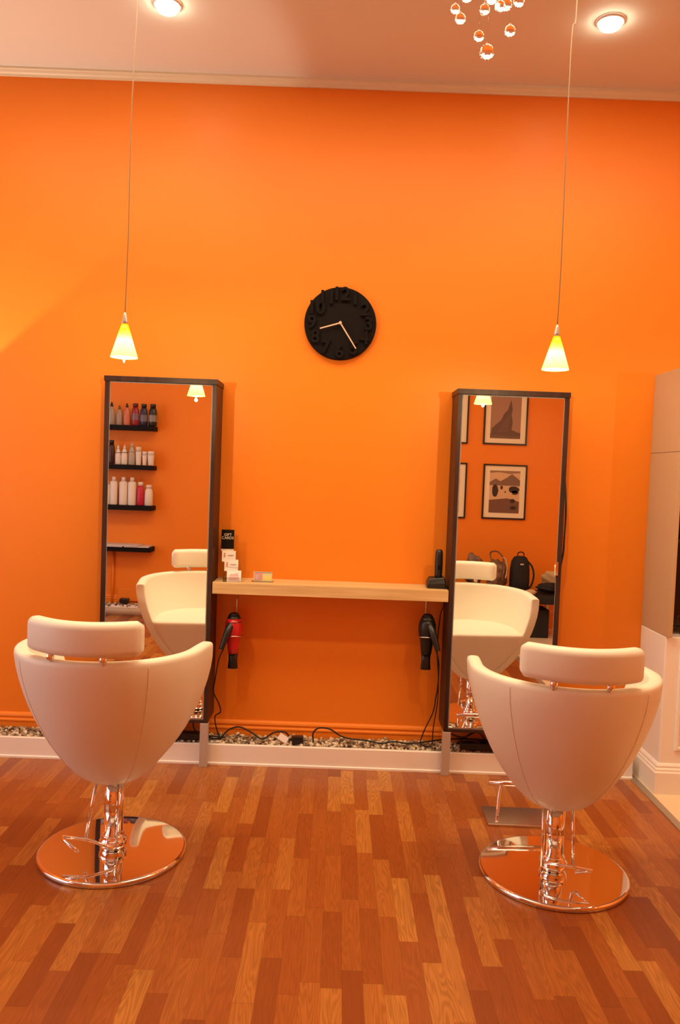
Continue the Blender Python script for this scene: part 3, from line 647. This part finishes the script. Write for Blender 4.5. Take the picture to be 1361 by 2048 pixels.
# framed pictures
def picture(x0, z0, x1, z1, kind, label):
    r = empty('framed_picture', ((x0+x1)/2, YF+.001, (z0+z1)/2), 0, label, 'picture', 'framed sepia photographs on the far wall')
    w_, h_ = (x1-x0)/2, (z1-z0)/2; t = .016
    b_ = MB()
    for a, c in (((-w_, 0, -h_), (w_, .022, -h_+t)), ((-w_, 0, h_-t), (w_, .022, h_)), ((-w_, 0, -h_+t), (-w_+t, .022, h_-t)), ((w_-t, 0, -h_+t), (w_, .022, h_-t))): b_.box(a, c)
    b_.build('frame', M['black'], r)
    box('mat_board', (-w_+t, 0, -h_+t), (w_-t, .010, h_-t), M['mat_board'], r)
    pw, ph = w_-.072, h_-.068
    P = lambda c: mat('sepia_print', c, .5)
    def poly(pts, c, y, nm='print_shape'):
        q = [(a*pw, b2*ph) for a, b2 in pts]
        MB().loft([[(a, y, c2) for a, c2 in q], [(a, y+.0006, c2) for a, c2 in q]]).build(nm, P(c), pr)
    pr = box('print', (-pw, .0105, -ph), (pw, .012, ph), P((.34, .20, .13) if kind % 2 else (.62, .42, .25)), r)
    if kind % 2: # rock pinnacle against a pale sky
        poly([(-1, -1), (1, -1), (1, -.72), (-1, -.80)], (.16, .09, .06), .0125)
        poly([(-.95, -.85), (-.90, -.55), (-.6, -.35), (-.30, -.15), (-.15, .10), (-.02, .22), (.10, .30), (.22, .55), (.30, .78), (.36, .60), (.42, .35), (.36, .10), (.46, -.25), (.40, -.6), (.95, -.74), (.95, -.9)], (.13, .07, .05), .0135)
        for k in range(9): poly([(-.5+.08*k, -.7+.09*k), (.2+.01*k, -.66+.09*k), (.2+.01*k, -.645+.09*k), (-.5+.08*k, -.685+.09*k)], (.26, .16, .11), .0145)
    else: # lake shore with stones and hills
        poly([(-1, .45), (-.6, .62), (-.3, .50), (.1, .66), (.45, .85), (.8, .68), (1, .55), (1, .30), (-1, .30)], (.20, .12, .08), .0125)
        poly([(-1, .88), (-.4, .93), (.3, .86), (1, .92), (1, 1), (-1, 1)], (.30, .18, .11), .0125)
        poly([(-1, -1), (1, -1), (1, -.45), (.2, -.30), (-1, -.40)], (.16, .08, .05), .0125)
        for cx_, cz_, sx, sz in ((-.62, .05, .22, .30), (-.2, .2, .09, .09), (.05, .0, .05, .04), (.62, .12, .38, .16), (.7, -.02, .24, .10), (.55, -.42, .2, .10), (.62, -.75, .24, .09)):
            poly([(cx_+sx*math.cos(2*PI*k/12)*(1+.12*math.sin(5*k)), cz_+sz*math.sin(2*PI*k/12)) for k in range(12)], (.035, .02, .015), .0135)
    return r
picture(1.530, 1.970, 1.998, 2.570, 1, 'framed sepia photograph of a rock pinnacle, upper right in the right mirror')
picture(1.550, 1.170, 2.020, 1.760, 0, 'framed sepia photograph of a stony lake shore, lower right in the right mirror')
picture(.897, 1.967, 1.365, 2.567, 3, 'framed sepia photograph cut by the left mirror edge, upper left in the right mirror')
picture(.900, 1.165, 1.372, 1.763, 2, 'framed sepia photograph cut by the left mirror edge, lower left in the right mirror')
# bench with bags
bn = empty('waiting_bench', (1.75, -4.13, 0), 0, 'low black padded bench on steel legs, seen in the right mirror', 'bench')
box('seat', (-.60, -.24, .36), (.62, .24, .44), M['black_fabric'], bn, bevel=.015)
for sx in (-.56, .50):
    for sy in (-.20, .20): MB().box((sx-.016, sy-.016, 0), (sx+.016, sy+.016, .36)).build('leg', M['alu'], bn, bevel=.002)
tag(box('storage_box', (1.80, -4.28, .001), (2.19, -4.00, .29), M['black_fabric'], bevel=.01), 'black storage box under the bench in the right mirror', 'box')
def lump(b_, c, r, seed, sq=(1, 1, 1)):
    rnd = random.Random(seed); ph = [rnd.uniform(0, 6) for _ in range(6)]
    n0 = len(b_.v); b_.ball((0, 0, 0), 1, nu=28, nv=18)
    for i in range(n0, len(b_.v)):
        x_, y_, z_ = b_.v[i]; k = 1+.10*math.sin(5*x_+ph[0])*math.sin(4*y_+ph[1])+.08*math.sin(9*z_+ph[2]+3*x_)+.05*math.sin(13*x_+ph[3])*math.cos(11*z_)
        b_.v[i] = (c[0]+x_*k*r*sq[0], c[1]+y_*k*r*sq[1], c[2]+z_*k*r*sq[2])
    return b_
hb = empty('black_handbag', (1.90, -4.15, .441), 0, 'black backpack with a side strap, standing on the bench in the right mirror', 'bag')
rg = []
for z, a, d_ in ((0, .085, .06), (.02, .098, .075), (.12, .100, .08), (.24, .098, .075), (.32, .088, .06), (.365, .065, .04), (.375, .04, .02)):
    rg.append([(math.copysign(abs(math.cos(2*PI*k/24))**.6, math.cos(2*PI*k/24))*a, math.copysign(abs(math.sin(2*PI*k/24))**.7, math.sin(2*PI*k/24))*d_, z) for k in range(24)])
MB().loft(rg).build('body', M['black_fabric'], hb, smooth=True)
MB().tube([(.06, .02, .34), (.12, .03, .27), (.14, .03, .17), (.115, .03, .07), (.08, .02, .04)], .010, 8).build('strap', M['black_fabric'], hb, smooth=True)
MB().tube([(-.03, 0, .36), (-.02, 0, .41), (.03, 0, .41), (.04, 0, .36)], .006, 8).build('top_handle', M['black_fabric'], hb, smooth=True)
MB().box((-.015, .078, .29), (.02, .084, .305)).build('buckle', M['alu'], hb)
bg = empty('brown_handbag', (1.665, -4.14, .441), 0, 'brown patterned handbag with looped handles, on the bench in the right mirror', 'bag')
lump(MB(), (0, 0, .175), .115, 3, (.95, .60, 1.42)).build('body', M['brown'], bg, smooth=True)
MB().tube([(-.06, .06, .28), (-.09, .06, .40), (-.02, .06, .42), (.04, .06, .36), (.055, .07, .25), (.04, .08, .12)], .008, 8).build('handle', M['brown'], bg, smooth=True)
MB().tube([(.03, .06, .36), (.07, .07, .34), (.085, .08, .24), (.07, .09, .15)], .006, 8).build('handle', M['pale_tan'], bg, smooth=True)
jk = tag(lump(MB(), (0, 0, .10), .095, 9, (1.1, .7, .9)).build('folded_scarf', M['brown'], smooth=True), 'crumpled brown scarf heaped on the bench left of the brown handbag', 'scarf'); jk.location = (1.42, -4.15, .45)
jk.scale = (1, 1, 2.0)
jc = tag(lump(MB(), (0, 0, 0), .11, 12, (1.15, .9, .45)).build('black_jacket', M['black_fabric'], smooth=True), 'crumpled black jacket heaped on the right part of the bench', 'jacket'); jc.location = (2.20, -4.10, .505)
bk_ = tag(lump(MB(), (0, 0, 0), .05, 15, (1.2, .8, .5)).build('beige_cloth', M['pale_tan'], smooth=True), 'small beige cloth lying on the bench beside the black backpack', 'cloth'); bk_.location = (1.975, -3.95, .475)
cu = tag(lump(MB(), (0, 0, 0), .12, 21, (1.1, .35, .8)).build('beige_cushion', M['pale_tan'], smooth=True), 'beige cushion leaning on the wall at the right end of the bench', 'cushion'); cu.location = (2.29, -4.29, .565); cu.rotation_euler = (-.3, .2, 0)

# sconce just left of the view
sc = empty('wall_sconce', (-2.36, 0, 1.70), 0, 'small metal uplight sconce on the wall left of the left mirror', 'wall lamp')
MB().lathe([(.03, -.06), (.045, 0), (.055, .02), (.048, .02), (.03, -.03)], c=(0, -.13, 0), n=28, cap=False).build('cup', M['alu'], sc, smooth=True)
MB().tube([(0, -.002, -.03), (0, -.10, -.03)], .010, 10, False).build('arm', M['alu'], sc)
MB().lathe([(.01, -.03), (.02, -.02), (.018, -.005), (.006, .0)], c=(0, -.13, 0), n=16).build('bulb', M['bulb'], sc, smooth=True)
